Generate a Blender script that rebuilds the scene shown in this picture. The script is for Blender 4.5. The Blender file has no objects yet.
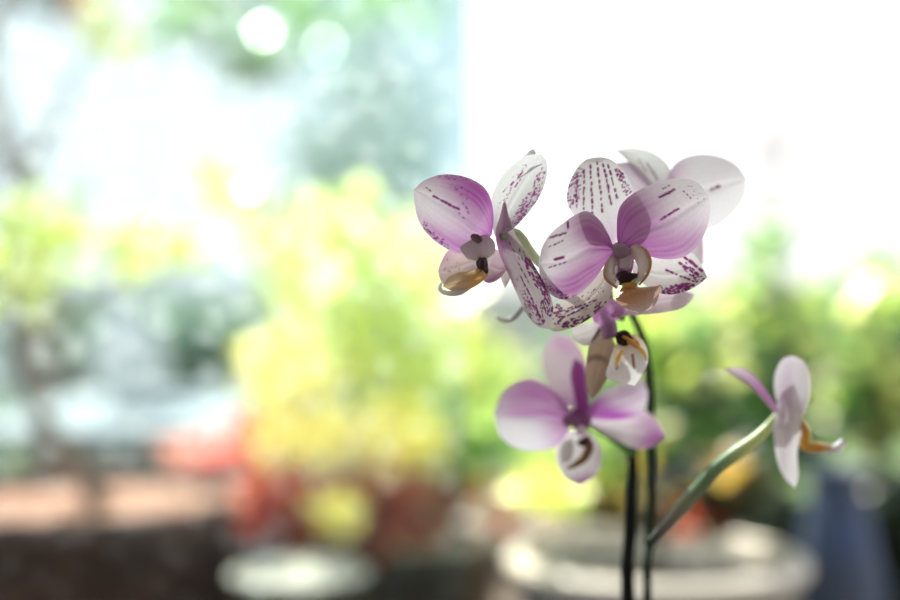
import bpy, bmesh, math, random
import numpy as np
from mathutils import Vector, Matrix
R = math.radians
C = bpy.context.scene.collection
rng = np.random.default_rng(7)
CZ = 0.90                      # camera height
K = 0.0008                     # metres per pixel per metre of distance (50 mm lens on 36 mm, 900 px)

def P(px, py, D):
    """the point of the place that is seen at pixel (px, py) at distance D"""
    return Vector(((px - 450) * D * K, D, CZ - (py - 300) * D * K))

# ------------------------------------------------------------------ materials
def new_mat(name):
    m = bpy.data.materials.new(name); m.use_nodes = True
    nt = m.node_tree; nt.nodes.clear()
    return m, nt, nt.nodes, nt.links

def petal_mat(name, transl=0.33, rough=0.45):
    m, nt, N, L = new_mat(name)
    out = N.new('ShaderNodeOutputMaterial')
    at = N.new('ShaderNodeAttribute'); at.attribute_name = 'tint'
    tc = N.new('ShaderNodeTexCoord')
    no = N.new('ShaderNodeTexNoise'); no.inputs['Scale'].default_value = 900; no.inputs['Detail'].default_value = 3
    L.new(tc.outputs['Object'], no.inputs['Vector'])
    mr = N.new('ShaderNodeMapRange'); mr.inputs['To Min'].default_value = 0.86; mr.inputs['To Max'].default_value = 1.08
    L.new(no.outputs['Fac'], mr.inputs['Value'])
    mx = N.new('ShaderNodeVectorMath'); mx.operation = 'SCALE'
    L.new(at.outputs['Color'], mx.inputs[0]); L.new(mr.outputs['Result'], mx.inputs['Scale'])
    bp = N.new('ShaderNodeBump'); bp.inputs['Strength'].default_value = 0.25; bp.inputs['Distance'].default_value = 0.0004
    L.new(no.outputs['Fac'], bp.inputs['Height'])
    pr = N.new('ShaderNodeBsdfPrincipled'); pr.inputs['Roughness'].default_value = rough
    pr.inputs['Specular IOR Level'].default_value = 0.35
    pr.inputs['Sheen Weight'].default_value = 0.15
    L.new(mx.outputs['Vector'], pr.inputs['Base Color']); L.new(bp.outputs['Normal'], pr.inputs['Normal'])
    tr = N.new('ShaderNodeBsdfTranslucent'); L.new(mx.outputs['Vector'], tr.inputs['Color'])
    ms = N.new('ShaderNodeMixShader'); ms.inputs['Fac'].default_value = transl
    L.new(pr.outputs[0], ms.inputs[1]); L.new(tr.outputs[0], ms.inputs[2]); L.new(ms.outputs[0], out.inputs['Surface'])
    return m

def leaf_mat(name, transl=0.5, gloss=0.32, spec=1.0):
    m, nt, N, L = new_mat(name)
    out = N.new('ShaderNodeOutputMaterial')
    at = N.new('ShaderNodeAttribute'); at.attribute_name = 'tint'
    pr = N.new('ShaderNodeBsdfPrincipled'); pr.inputs['Roughness'].default_value = gloss
    pr.inputs['Specular IOR Level'].default_value = spec
    pr.inputs['Coat Weight'].default_value = 1.0; pr.inputs['Coat Roughness'].default_value = .22
    tr = N.new('ShaderNodeBsdfTranslucent')
    hs = N.new('ShaderNodeHueSaturation'); hs.inputs['Saturation'].default_value = 1.05; hs.inputs['Value'].default_value = 1.75
    L.new(at.outputs['Color'], pr.inputs['Base Color']); L.new(at.outputs['Color'], hs.inputs['Color']); L.new(hs.outputs['Color'], tr.inputs['Color'])
    ms = N.new('ShaderNodeMixShader'); ms.inputs['Fac'].default_value = transl
    L.new(pr.outputs[0], ms.inputs[1]); L.new(tr.outputs[0], ms.inputs[2]); L.new(ms.outputs[0], out.inputs['Surface'])
    return m

def solid(name, col, rough=0.6, metal=0.0, col2=None, scale=12, bump=0.2, spec=0.5):
    m, nt, N, L = new_mat(name)
    out = N.new('ShaderNodeOutputMaterial')
    pr = N.new('ShaderNodeBsdfPrincipled')
    pr.inputs['Roughness'].default_value = rough; pr.inputs['Metallic'].default_value = metal
    pr.inputs['Specular IOR Level'].default_value = spec
    tc = N.new('ShaderNodeTexCoord'); no = N.new('ShaderNodeTexNoise')
    no.inputs['Scale'].default_value = scale; no.inputs['Detail'].default_value = 5
    L.new(tc.outputs['Object'], no.inputs['Vector'])
    cr = N.new('ShaderNodeValToRGB'); c2 = col2 or tuple(c * 0.75 for c in col)
    cr.color_ramp.elements[0].color = (*c2, 1); cr.color_ramp.elements[1].color = (*col, 1)
    cr.color_ramp.elements[0].position = 0.35; cr.color_ramp.elements[1].position = 0.62
    L.new(no.outputs['Fac'], cr.inputs['Fac']); L.new(cr.outputs['Color'], pr.inputs['Base Color'])
    bp = N.new('ShaderNodeBump'); bp.inputs['Strength'].default_value = bump; bp.inputs['Distance'].default_value = 0.01
    L.new(no.outputs['Fac'], bp.inputs['Height']); L.new(bp.outputs['Normal'], pr.inputs['Normal'])
    L.new(pr.outputs[0], out.inputs['Surface'])
    return m

M_petal = petal_mat('orchid petal')
M_lip = petal_mat('orchid lip', 0.3, 0.3)
M_stem = solid('orchid stem', (0.010, 0.030, 0.012), 0.55, col2=(0.004, 0.010, 0.006), scale=60, spec=.2)
M_stem_dark = solid('orchid dark stem', (0.004, 0.005, 0.007), 0.55, col2=(0.002, 0.002, 0.003), scale=60, spec=.15)
M_leaf = leaf_mat('leaves')
M_leaf_dull = leaf_mat('dull leaves', 0.4, 0.6, 0.2)
M_bark = solid('bark', (0.20, 0.14, 0.10), 0.9, scale=30, bump=0.8)

# ------------------------------------------------------------------ mesh helpers
def mesh_obj(name, verts, faces, mat, parent=None, cols=None, smooth=True, loc=None):
    me = bpy.data.meshes.new(name)
    me.from_pydata([tuple(v) for v in verts], [], faces)
    me.materials.append(mat)
    if smooth: me.polygons.foreach_set('use_smooth', [True] * len(me.polygons))
    if cols is not None:
        a = me.color_attributes.new('tint', 'FLOAT_COLOR', 'POINT')
        c = np.ones((len(verts), 4), np.float32); c[:, :3] = cols
        a.data.foreach_set('color', c.ravel())
    me.update()
    o = bpy.data.objects.new(name, me); C.objects.link(o)
    if parent is not None: o.parent = parent
    return o

def thing(name, label, cat, loc=(0, 0, 0), group=None):
    o = bpy.data.objects.new(name, None); C.objects.link(o); o.location = loc
    o.empty_display_size = 0.05
    o['label'] = label; o['category'] = cat
    if group: o['group'] = group
    return o

def tag(o, label, cat, group=None):
    o['label'] = label; o['category'] = cat
    if group: o['group'] = group
    return o

def spline(pts, n):
    """centripetal-ish Catmull-Rom through pts, resampled evenly to n points"""
    p = np.array(pts, float)
    e = np.vstack([2 * p[0] - p[1], p, 2 * p[-1] - p[-2]])
    out = []
    for i in range(1, len(e) - 2):
        for t in np.linspace(0, 1, 16, endpoint=False):
            a, b, c, d = e[i - 1], e[i], e[i + 1], e[i + 2]
            out.append(0.5 * ((2 * b) + (c - a) * t + (2 * a - 5 * b + 4 * c - d) * t * t + (3 * b - a - 3 * c + d) * t ** 3))
    out.append(p[-1]); out = np.array(out)
    s = np.r_[0, np.cumsum(np.linalg.norm(np.diff(out, axis=0), axis=1))]
    u = np.linspace(0, s[-1], n)
    return np.stack([np.interp(u, s, out[:, k]) for k in range(p.shape[1])], 1)

def tube(name, pts, rad, mat, parent=None, seg=14, n=40, cols=None):
    """pts: world points; rad: list of radii along"""
    p = spline(pts, n)
    r = np.interp(np.linspace(0, 1, n), np.linspace(0, 1, len(rad)), rad)
    V, F = [], []
    up = np.array([0.31, 0.87, 0.12])
    for i in range(n):
        t = p[min(i + 1, n - 1)] - p[max(i - 1, 0)]; t /= np.linalg.norm(t) + 1e-12
        a = np.cross(t, up); a /= np.linalg.norm(a) + 1e-12; b = np.cross(t, a)
        for k in range(seg):
            w = 2 * math.pi * k / seg
            V.append(p[i] + r[i] * (math.cos(w) * a + math.sin(w) * b))
    for i in range(n - 1):
        for k in range(seg):
            F.append((i * seg + k, i * seg + (k + 1) % seg, (i + 1) * seg + (k + 1) % seg, (i + 1) * seg + k))
    F.append(tuple(range(seg))[::-1]); F.append(tuple((n - 1) * seg + k for k in range(seg)))
    cc = None
    if cols is not None:
        cs = np.array(cols, float); u = np.linspace(0, 1, n)
        ci = np.stack([np.interp(u, np.linspace(0, 1, len(cs)), cs[:, k]) for k in range(3)], 1)
        cc = np.repeat(ci, seg, 0)
    return mesh_obj(name, V, F, mat, parent, cc)

def lathe(name, profile, mat, parent=None, seg=64, cols=None):
    V, F = [], []
    for r, z in profile:
        for k in range(seg):
            w = 2 * math.pi * k / seg; V.append((r * math.cos(w), r * math.sin(w), z))
    n = len(profile)
    for i in range(n - 1):
        for k in range(seg):
            F.append((i * seg + k, i * seg + (k + 1) % seg, (i + 1) * seg + (k + 1) % seg, (i + 1) * seg + k))
    if profile[0][0] > 1e-4: F.append(tuple(range(seg))[::-1])
    if profile[-1][0] > 1e-4: F.append(tuple((n - 1) * seg + k for k in range(seg)))
    return mesh_obj(name, V, F, mat, parent, cols)

def box(name, lo, hi, mat, parent=None, bevel=0.0):
    bm = bmesh.new(); bmesh.ops.create_cube(bm, size=1)
    for v in bm.verts:
        v.co = Vector([lo[i] + (v.co[i] + 0.5) * (hi[i] - lo[i]) for i in range(3)])
    if bevel: bmesh.ops.bevel(bm, geom=bm.edges[:], offset=bevel, segments=3, profile=0.7, affect='EDGES')
    me = bpy.data.meshes.new(name); bm.to_mesh(me); bm.free(); me.materials.append(mat)
    o = bpy.data.objects.new(name, me); C.objects.link(o)
    if parent is not None: o.parent = parent
    return o

# ------------------------------------------------------------------ orchid petals
WHITE = np.array((0.87, 0.81, 0.85)); PURP = np.array((0.36, 0.02, 0.33)); SPOT = np.array((0.16, 0.002, 0.12))
def sstep(a, b, x):
    t = np.clip((x - a) / (b - a), 0, 1); return t * t * (3 - 2 * t)

def fill3(pts, z):
    out = []; cur = z
    for p in pts:
        if len(p) == 3: cur = p[2]; out.append(p)
        else: out.append((p[0], p[1], None))
    # interpolate missing depths
    idx = [i for i, p in enumerate(out) if p[2] is not None]
    if not idx: return [(p[0], p[1], z) for p in out]
    zs = np.interp(range(len(out)), idx, [out[i][2] for i in idx])
    return [(p[0], p[1], zz) for p, zz in zip(out, zs)]

def petal(name, parent, D, Lp, Rp, tip, z=0, cup=5, base=WHITE, grad=0.45, gstr=0.8, gcol=PURP, blobs=(), dashes=(), clouds=(),
          spot=SPOT, mat=None, nu=56, nv=84, wave=0.6, vein=0.06, label=None, curl=0):
    """Lp / Rp: the petal's two edges from base to tip, as traced (px, py[, depth]); depths in pixel sizes, + = away.
    cup bulges the middle (+ away). Pigment, plus shade put into some colours: purple from the base, blobs of purple, dashes and clouds of spots."""
    Le = spline(fill3(list(Lp) + [tip], z), nv); Re = spline(fill3(list(Rp) + [tip], z), nv)
    s = np.linspace(0, 1, nu); t = np.linspace(0, 1, nv)
    S, T = np.meshgrid(s, t)
    G = Le[:, None, :] * (1 - S[..., None]) + Re[:, None, :] * S[..., None]
    env = np.sin(np.pi * np.clip(T, 0, 1) ** 0.8)
    G[..., 2] += cup * np.sin(np.pi * S) * env
    G[..., 2] += 0.35 * cup * -np.exp(-((S - 0.5) / 0.05) ** 2) * env * 0.35          # mid rib
    ph = rng.uniform(0, 6.28)
    edge = np.abs(2 * S - 1) ** 3
    G[..., 2] += wave * edge * np.sin(9 * T + ph + 2 * S) * 2.0 * env
    G[..., 2] += curl * T ** 3
    X, Y = G[..., 0], G[..., 1]
    w = gstr * (1 - sstep(0.0, grad, T))
    # streaky border of the pigment, following the veins
    streak = 0.5 + 0.5 * np.sin(S * 46 + 3 * np.sin(S * 17 + ph) + T * 2)
    w = w * (0.8 + 0.2 * streak)
    for (bx, by, rx, ry, ang, st) in blobs:
        ca, sa = math.cos(R(ang)), math.sin(R(ang))
        dx, dy = X - bx, Y - by
        u = (dx * ca + dy * sa) / rx; v = (-dx * sa + dy * ca) / ry
        w = 1 - (1 - np.clip(w, 0, 1)) * (1 - st * np.exp(-0.62 * (u * u + v * v)) * (0.82 + 0.18 * streak))
    w = np.clip(w, 0, 1)[..., None]
    col = np.array(base)[None, None, :] * (1 - w) + np.array(gcol) * w
    vn = 1 - vein * (0.5 + 0.5 * np.sin(S * 95 + 4 * np.sin(T * 3 + ph))) * (0.4 + 0.6 * (1 - T))
    col = col * vn[..., None]
    m = np.zeros_like(X)
    segs = []
    for (x0, y0, x1, y1, n, r) in dashes:                     # broken line of n dashes
        for i in range(n):
            f0 = (i + 0.12 + rng.uniform(0, .15)) / n; f1 = (i + 0.62 + rng.uniform(-.12, .2)) / n
            jx, jy = rng.uniform(-.4, .4, 2)
            segs.append((x0 + (x1 - x0) * f0 + jx, y0 + (y1 - y0) * f0 + jy, x0 + (x1 - x0) * f1 + jx, y0 + (y1 - y0) * f1 + jy, r * rng.uniform(.7, 1.2)))
    for (cx, cy, rx, ry, ang, n, r) in clouds:                # cloud of small stretched spots
        ca, sa = math.cos(R(ang)), math.sin(R(ang))
        for i in range(n):
            a = rng.uniform(0, 6.283); q = math.sqrt(rng.uniform(0, 1))
            u, v = rx * q * math.cos(a), ry * q * math.sin(a)
            x, y = cx + u * ca - v * sa, cy + u * sa + v * ca
            l = rng.uniform(0.2, 1.6) * min(1, r); rr = r * rng.uniform(.4, 1.0) * .8
            segs.append((x, y, x + l * ca, y + l * sa, rr))
    for (x0, y0, x1, y1, r) in segs:
        dx, dy = x1 - x0, y1 - y0; q = dx * dx + dy * dy + 1e-9
        f = np.clip(((X - x0) * dx + (Y - y0) * dy) / q, 0, 1)
        d = np.hypot(X - x0 - f * dx, Y - y0 - f * dy)
        m = np.maximum(m, 1 - sstep(r * 0.6, r * 1.35 + 0.25, d))
    m = (0.97 * m)[..., None]
    col = col * (1 - m) + np.array(spot) * m
    W = np.empty((nv, nu, 3))
    d = D + G[..., 2] * D * K
    W[..., 0] = (X - 450) * D * K; W[..., 1] = d; W[..., 2] = CZ - (Y - 300) * D * K
    V = W.reshape(-1, 3)
    idx = np.arange(nv * nu).reshape(nv, nu)
    F = np.stack([idx[:-1, :-1], idx[:-1, 1:], idx[1:, 1:], idx[1:, :-1]], -1).reshape(-1, 4).tolist()
    o = mesh_obj(name, V, F, mat or M_petal, parent, col.reshape(-1, 3))
    if label: o['label'] = label
    return o

def blob(name, parent, D, cx, cy, cz, rx, ry, rz, col, ang=0, mat=None, col2=None, bumpy=0.08):
    """rounded body, radii in pixel sizes, rotated by ang in the image plane"""
    bm = bmesh.new(); bmesh.ops.create_icosphere(bm, subdivisions=4, radius=1)
    ca, sa = math.cos(R(ang)), math.sin(R(ang)); ph = rng.uniform(0, 6, 3); cols = []
    for v in bm.verts:
        q = v.co.copy(); k = 1 + bumpy * math.sin(3 * q.x + ph[0]) * math.sin(4 * q.z + ph[1]) + bumpy * math.sin(5 * q.y + ph[2])
        x, y, z = q.x * rx * k, q.z * ry * k, q.y * rz * k
        t = 0.5 + 0.5 * q.z
        cols.append(np.array(col) * (1 - t) + np.array(col2 or col) * t)
        X, Y = cx + x * ca - y * sa, cy + x * sa + y * ca
        v.co = Vector(((X - 450) * D * K, D + (cz + z) * D * K, CZ - (Y - 300) * D * K))
    me = bpy.data.meshes.new(name); bm.to_mesh(me); bm.free(); me.materials.append(mat or M_lip)
    me.polygons.foreach_set('use_smooth', [True] * len(me.polygons))
    a = me.color_attributes.new('tint', 'FLOAT_COLOR', 'POINT'); c = np.ones((len(me.vertices), 4), np.float32); c[:, :3] = np.array(cols)
    a.data.foreach_set('color', c.ravel())
    o = bpy.data.objects.new(name, me); C.objects.link(o); o.parent = parent
    return o

def ptube(name, parent, D, pts, rad, cols, mat=None, seg=14, n=40):
    """tube traced in pixels (px, py, depth in px); radii in px"""
    W = [((x - 450) * D * K, D + z * D * K, CZ - (y - 300) * D * K) for x, y, z in pts]
    return tube(name, W, [r * D * K for r in rad], mat or M_lip, parent, seg, n, cols)

#ORCHID_BEGIN
orchid = thing('orchid', 'potted moth orchid with white and purple speckled flowers on two dark stems', 'orchid', (0, 0, 0))
def flower(label=None):
    e = bpy.data.objects.new('flower', None); C.objects.link(e); e.parent = orchid; e.empty_display_size = 0.02
    if label: e['label'] = label
    return e
GREY = (0.50, 0.46, 0.46); TAN = (0.52, 0.30, 0.12); CREAM = (0.74, 0.66, 0.55); MAR = (0.035, 0.006, 0.012); MAUVE = (0.42, 0.20, 0.38)
ORANGE = (0.72, 0.36, 0.06); MAGENTA = (0.42, 0.01, 0.30)

# ---- flower B, the large one facing the viewer
D = 0.65; f = flower('largest flower, facing the viewer')
petal('sepal', f, D, [(612, 246, 7), (603, 233), (590, 222), (575, 214), (568, 200), (570, 183), (578, 167), (588, 158, 12)],
      [(616, 244, 7), (622, 232), (629, 212), (634, 196), (632, 183), (625, 170), (615, 160), (605, 156, 12)], (597, 155.5, 13), cup=-7,
      grad=0.38, gstr=0.55, gcol=(0.55, 0.30, 0.52), blobs=[(574, 186, 7, 14, 10, .30)],
      dashes=[(585, 168, 584, 212, 8, .85), (591, 163, 593, 216, 9, .95), (598, 160, 603, 214, 9, .9), (604, 162, 612, 205, 8, 1.1), (609, 163, 618, 200, 6, 1.0), (578, 172, 577, 208, 7, .8)],
      clouds=[(574, 190, 6, 19, 8, 75, .8), (579, 172, 4, 8, 30, 18, .75), (619, 173, 4, 9, -30, 20, 1.3), (627, 187, 4, 9, -20, 26, .9)], spot=(0.20, 0.004, 0.15))
petal('sepal', f, D, [(611, 262, 7), (592, 279), (572, 294), (558, 303), (549, 313, 6)],
      [(614, 268, 7), (614, 284), (610, 298), (601, 309), (588, 320), (572, 328), (557, 331.5, 3)], (549, 329, 2), cup=6,
      base=(0.60, 0.52, 0.49), grad=0.3, gstr=0.35, gcol=(0.55, 0.35, 0.45), dashes=[(590, 305, 562, 319, 6, .9), (597, 300, 566, 312, 7, .7), (578, 306, 560, 312, 5, .7)],  # darker base puts this sepal's shade into its colour
      clouds=[(557, 314, 6, 11, 0, 60, 1.0), (577, 322, 16, 4.5, -18, 70, 1.3), (600, 308, 9, 3.5, -40, 30, 1.1), (590, 300, 18, 8, -35, 25, .7)], spot=(0.12, 0.003, 0.09))
petal('sepal', f, D, [(632, 262, 6), (645, 258), (660, 257), (678, 254), (692, 252), (701, 261, 8)],
      [(634, 272, 6), (645, 284), (657, 292), (672, 294.5), (688, 291), (701, 284, 8)], (709, 277, 8), cup=5,
      base=(0.78, 0.72, 0.72), grad=0.3, gstr=0.2, dashes=[(680, 262, 702, 276, 4, 1.6), (685, 256, 706, 272, 4, 1.5), (668, 270, 698, 282, 7, 1.0)],
      clouds=[(679, 289, 17, 4.5, -12, 90, 1.5), (693, 268, 9, 7, 40, 14, 1.4), (700, 279, 5, 4, 0, 12, 1.0), (662, 289, 8, 4, 20, 16, .8)], spot=(0.22, 0.002, 0.17))
petal('petal', f, D, [(618, 247, 0), (616.5, 232, -1), (617, 214, -5), (622, 203), (634, 193), (655, 183, -8), (678, 179), (694, 182), (703, 190, -5)],
      [(621, 249, 0), (634, 253, -1), (650, 257, -4), (668, 259.5), (685, 256), (698, 243, -6), (706, 228), (709.5, 211, -4)], (708, 198, -4), cup=-9, nu=70, nv=90,
      grad=0.62, gstr=0.92, gcol=(0.33, 0.025, 0.30), blobs=[(630, 216, 24, 22, -20, .72), (648, 232, 30, 20, 0, .42), (668, 251, 34, 13, -12, .72), (692, 238, 18, 14, -30, .36), (690, 200, 40, 30, 0, .10)],
      dashes=[(657, 199, 673, 190, 6, 1.2), (658, 221, 677, 209, 6, 1.2), (660, 190, 668, 186, 3, .7), (679, 190, 694, 205, 1, .35)],
      clouds=[(690, 195, 14, 8, 30, 14, .35)])
petal('petal', f, D, [(614, 248, 0), (608, 234, -1), (599, 220, -4), (587, 211.5), (575, 215), (563, 223), (550, 234, -7), (542, 247, -5)],
      [(613, 252, 0), (605, 264, -1), (596, 277, -3), (585, 289), (574, 297), (562, 299.5, -4), (550, 294), (541, 281, -4)], (538, 264, -4), cup=-7, nu=70, nv=90,
      grad=0.48, gstr=0.9, gcol=(0.33, 0.02, 0.28), blobs=[(588, 227, 18, 15, 35, .82), (600, 243, 14, 12, 40, .6), (572, 286, 20, 14, -35, .85), (590, 268, 16, 13, -45, .72), (552, 288, 12, 9, 0, .45), (560, 255, 30, 40, 0, .12)],  # first purple blob puts the shadow on the upper inner petal into colour
      dashes=[(550, 260.5, 573, 254.5, 1, 1.3), (549, 238, 566, 233, 6, .9), (548, 247, 564, 240, 4, .5), (567, 222, 567.5, 230, 2, 1.1), (548, 268, 566, 262, 4, .5)],
      clouds=[(553, 292, 10, 5, 30, 40, .7), (545, 284, 6, 4, 60, 16, .6), (570, 297, 10, 3, 0, 24, .7)])
blob('throat', f, D, 621, 261, 5, 13, 19, 4, (.62, .46, .56), 0, col2=(.42, .12, .36))
blob('column', f, D, 620, 252, -7, 9, 8, 9, (0.40, 0.30, 0.36), 10, col2=(0.30, 0.14, 0.24))
blob('column', f, D, 624, 262, -8, 7, 9, 6, (0.50, 0.38, 0.46), 0, col2=(0.62, 0.52, 0.56))
blob('column', f, D, 625, 278, -8, 10, 5.5, 6, MAR, -10, bumpy=.25)
petal('lip', f, D, [(617, 258, -5), (609, 257, -9), (603, 268, -13), (604, 279, -14)], [(619, 261, -5), (615, 266, -7), (614, 274, -9), (618, 281, -11)], (616, 288, -13), cup=-3,
      base=(0.66, 0.56, 0.52), grad=.3, gstr=.2, blobs=(), clouds=[(613, 277, 4, 5, 0, 8, .8)], mat=M_lip, nu=30, nv=40, label='side lobe of the lip')
petal('lip', f, D, [(627, 250, -5), (633, 245, -9), (643, 250, -13), (648, 262, -15), (645, 274, -14)], [(628, 254, -5), (632, 258, -8), (636, 266, -10), (635, 276, -11)], (636, 284, -13), cup=-3,
      base=(0.66, 0.56, 0.50), grad=.3, gstr=.2, gcol=TAN, blobs=(), clouds=[(634, 274, 2.5, 6, 0, 16, .9)], mat=M_lip, nu=30, nv=40, label='side lobe of the lip')
ptube('lip', f, D, [(633, 245, -10), (643, 250, -14), (648, 262, -16), (645, 275, -15), (637, 285, -14)], [.7, 1.3, 1.4, 1.4, 1], [CREAM, (0.55, .36, .16), TAN, TAN, TAN])
ptube('lip', f, D, [(608, 258, -10), (603, 268, -14), (604, 279, -15), (615, 288, -14)], [.6, 1.1, 1.4, 1.4], [CREAM, (0.55, .36, .16), TAN, TAN])
petal('lip', f, D, [(623, 282, -10), (620, 288, -12), (616, 294, -15), (613, 299, -19), (617, 304, -18), (625, 309, -17)], [(632, 282, -10), (636, 287, -12), (644, 287, -14), (656, 286, -20), (656, 296, -18), (651, 306, -17)], (639, 314, -15), cup=-7,
      base=(0.60, 0.50, 0.52), grad=1.25, gstr=1, gcol=(0.46, 0.17, 0.02), mat=M_lip, blobs=[(628, 296, 8, 8, 0, .5)], nu=44, nv=44, vein=.12, label='fan shaped tan end of the lip')
blob('callus', f, D, 627, 286, -14, 7, 3.5, 4, ORANGE, 0, col2=TAN, bumpy=.3)
blob('callus', f, D, 614.5, 270, -12, 1.6, 4.5, 2, (.85, .83, .85), 8)  # small white body added as a glint beside the column
ptube('pedicel', f, D, [(619, 250, 4), (614, 262, 30), (618, 290, 70), (626, 312, 100)], [5, 4, 4, 4], [(.35, .38, .2), (.2, .3, .1)])

# ---- flower A, at the upper left, turned aside
D = 0.645; f = flower('upper flower turned to the side')
petal('petal', f, D, [(512, 172, 12), (520, 160, 14), (529, 150, 16)], [(514, 174, 10), (526, 164, 11), (536.5, 153, 13)], (534.5, 147, 16), cup=2, base=(0.55, .55, .54), grad=.1, gstr=0, nu=20, nv=30)
petal('sepal', f, D, [(495, 236, 4), (490.5, 217, 2), (492, 197, -2), (501, 178), (513, 165), (527, 156, -4)],
      [(497, 236, 5), (506, 233, 6), (516, 226, 8), (529, 212), (540, 196), (547, 177, 9), (547, 162, 4)], (541, 154, 0), cup=7,
      base=(0.74, 0.71, 0.72), grad=.42, gstr=.45, gcol=(0.42, 0.18, 0.40), blobs=[(522, 214, 20, 5, -52, .4)],
      dashes=[(509, 187, 524, 170, 2, 1.0), (514, 187, 522, 178, 3, .6), (505, 200, 507, 216, 5, .5)],
      clouds=[(530, 202, 20, 7, -52, 95, .9), (540, 180, 14, 4.5, -70, 36, .8), (516, 218, 11, 5, -50, 40, .7), (505, 196, 14, 4, -65, 22, .55), (520, 170, 12, 3.5, -35, 12, .45)], spot=(0.28, .015, .22))
petal('sepal', f, D, [(479, 253, 6), (463, 249), (449, 250, 2), (441, 262)], [(478, 268, 6), (462, 284), (449, 288, 0), (441, 281)], (438, 271, -2), cup=5,
      base=(0.58, 0.43, 0.42), grad=.25, gstr=.3, blobs=[(444, 258, 8, 5, -60, .35)], clouds=[(452, 268, 9, 10, 0, 12, .5)], nu=30, nv=40)
petal('sepal', f, D, [(486, 248, 6), (498, 250), (506, 260, 4)], [(482, 262, 6), (481, 276, 3), (488, 283, 0), (499, 279)], (507.5, 269, 2), cup=5,
      base=(0.62, 0.44, 0.50), grad=.1, gstr=.3, blobs=[(490, 281, 9, 4, -20, .6)], nu=30, nv=40)
petal('sepal', f, D, [(500, 262, 20), (501, 275)], [(509, 262, 20), (512, 275)], (506, 288, 22), cup=2, base=(.5, .42, .42), grad=.1, gstr=0, nu=16, nv=24)
petal('petal', f, D, [(492, 234, 2), (493.5, 218, -1), (491, 201, -6), (484, 188), (471, 179.5), (456, 175.5), (440, 175.5, -6), (424, 181)],
      [(489, 239, 2), (479, 245, 0), (467, 252, -5), (457, 254), (445, 248), (432, 239, -6), (420, 224), (415, 206)], (413.5, 190, -3), cup=-9, nu=70, nv=90,
      grad=.42, gstr=.92, gcol=(.36, .01, .33), blobs=[(478, 196, 24, 15, 45, .85), (460, 186, 20, 10, 15, .6), (460, 246, 22, 10, 30, .72), (436, 234, 19, 7, 45, .52), (474, 218, 22, 22, 0, .5), (447, 177, 16, 4, 0, .4), (440, 210, 30, 30, 0, .08)],
      dashes=[(433, 197, 460, 211, 7, 1.3), (462, 203, 470, 216, 3, .5), (426, 188, 432, 193, 2, .6), (448, 203, 466, 222, 4, .4)],
      clouds=[(430, 231, 12, 4, 48, 34, .75), (441, 243, 10, 4, 30, 30, .8), (452, 178, 16, 3, 5, 24, .6), (462, 192, 12, 6, 30, 20, .5)])
petal('petal', f, D, [(503.5, 202, 2), (500, 216, 0), (495.5, 232, -2), (498, 250, -6), (506, 270), (514, 289, -12), (525, 313), (537, 326, -10)],
      [(506, 203, 2), (509, 216, 4), (515, 232, 6), (522, 245), (533, 263, 2), (542, 279), (550, 295), (553, 312, -4)], (549, 329, -6), cup=9, nu=64, nv=110,
      base=(0.54, 0.47, 0.49), grad=.12, gstr=.3, blobs=[(499, 241, 10, 9, 60, .75), (505, 222, 4, 16, 0, .45), (512, 254, 20, 3, 60, .25), (503, 262, 20, 2.5, 64, .6)],  # dulled base colour carries the shade lying on this petal
      dashes=[(508, 240, 522, 262, 3, .4), (520, 275, 541, 318, 10, .7), (528, 300, 544, 324, 6, .8), (518, 262, 530, 285, 4, .5)],
      clouds=[(536, 276, 22, 5, 62, 150, 1.1), (547, 306, 10, 6, 75, 46, 1.1), (534, 310, 20, 7, 62, 70, .8), (522, 290, 20, 4, 62, 30, .55), (524, 256, 12, 3, 60, 20, .7)], spot=(0.18, .002, .13))
petal('lip', f, D, [(478, 234, -3), (465, 238, -7), (460, 248, -9), (467, 259, -8)], [(484, 232, -2), (494, 242, -4), (494.5, 254, -6), (490, 264, -6)], (481, 271, -7), cup=-7,
      base=(0.50, 0.42, 0.44), grad=.5, gstr=.35, gcol=MAUVE, mat=M_lip, nu=36, nv=40, blobs=[(484, 240, 8, 4, 40, .3)], label='grey mauve hood of the lip')
blob('column', f, D, 476, 239, -10, 6.5, 4.5, 5, (0.12, .05, .09), 35, col2=(.25, .15, .2))
blob('column', f, D, 482, 265, -11, 5, 8.5, 5, MAR, -18, bumpy=.2)
petal('lip', f, D, [(484, 265, -10), (472, 271, -13), (458, 273, -15), (448, 278)], [(488, 276, -10), (479, 284, -13), (467, 290, -14), (453, 291)], (443, 287, -16), cup=-5,
      base=(0.62, 0.45, 0.30), grad=.9, gstr=.95, gcol=(.62, .32, .07), mat=M_lip, nu=30, nv=40, vein=.3, label='orange tongue of the lip')
ptube('lip', f, D, [(441, 283, -14), (440, 289, -17), (446, 293, -18), (458, 293, -17), (470, 288, -14)], [1.5, 2.4, 2.8, 2.8, 1.2], [(.9, .86, .86), (.86, .82, .84), (.7, .62, .64), (.6, .5, .45)])
ptube('pedicel', f, D, [(499, 238, 5), (514, 230, 22), (523, 236, 24), (532, 251, 24), (545, 264, 26), (575, 275, 50), (600, 292, 80), (622, 311, 105)], [4, 4, 5, 4.6, 4, 4, 4, 4],
      [(.3, .35, .2), (.62, .66, .46), (.6, .66, .4), (.45, .55, .25), (.2, .3, .1)])

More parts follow.
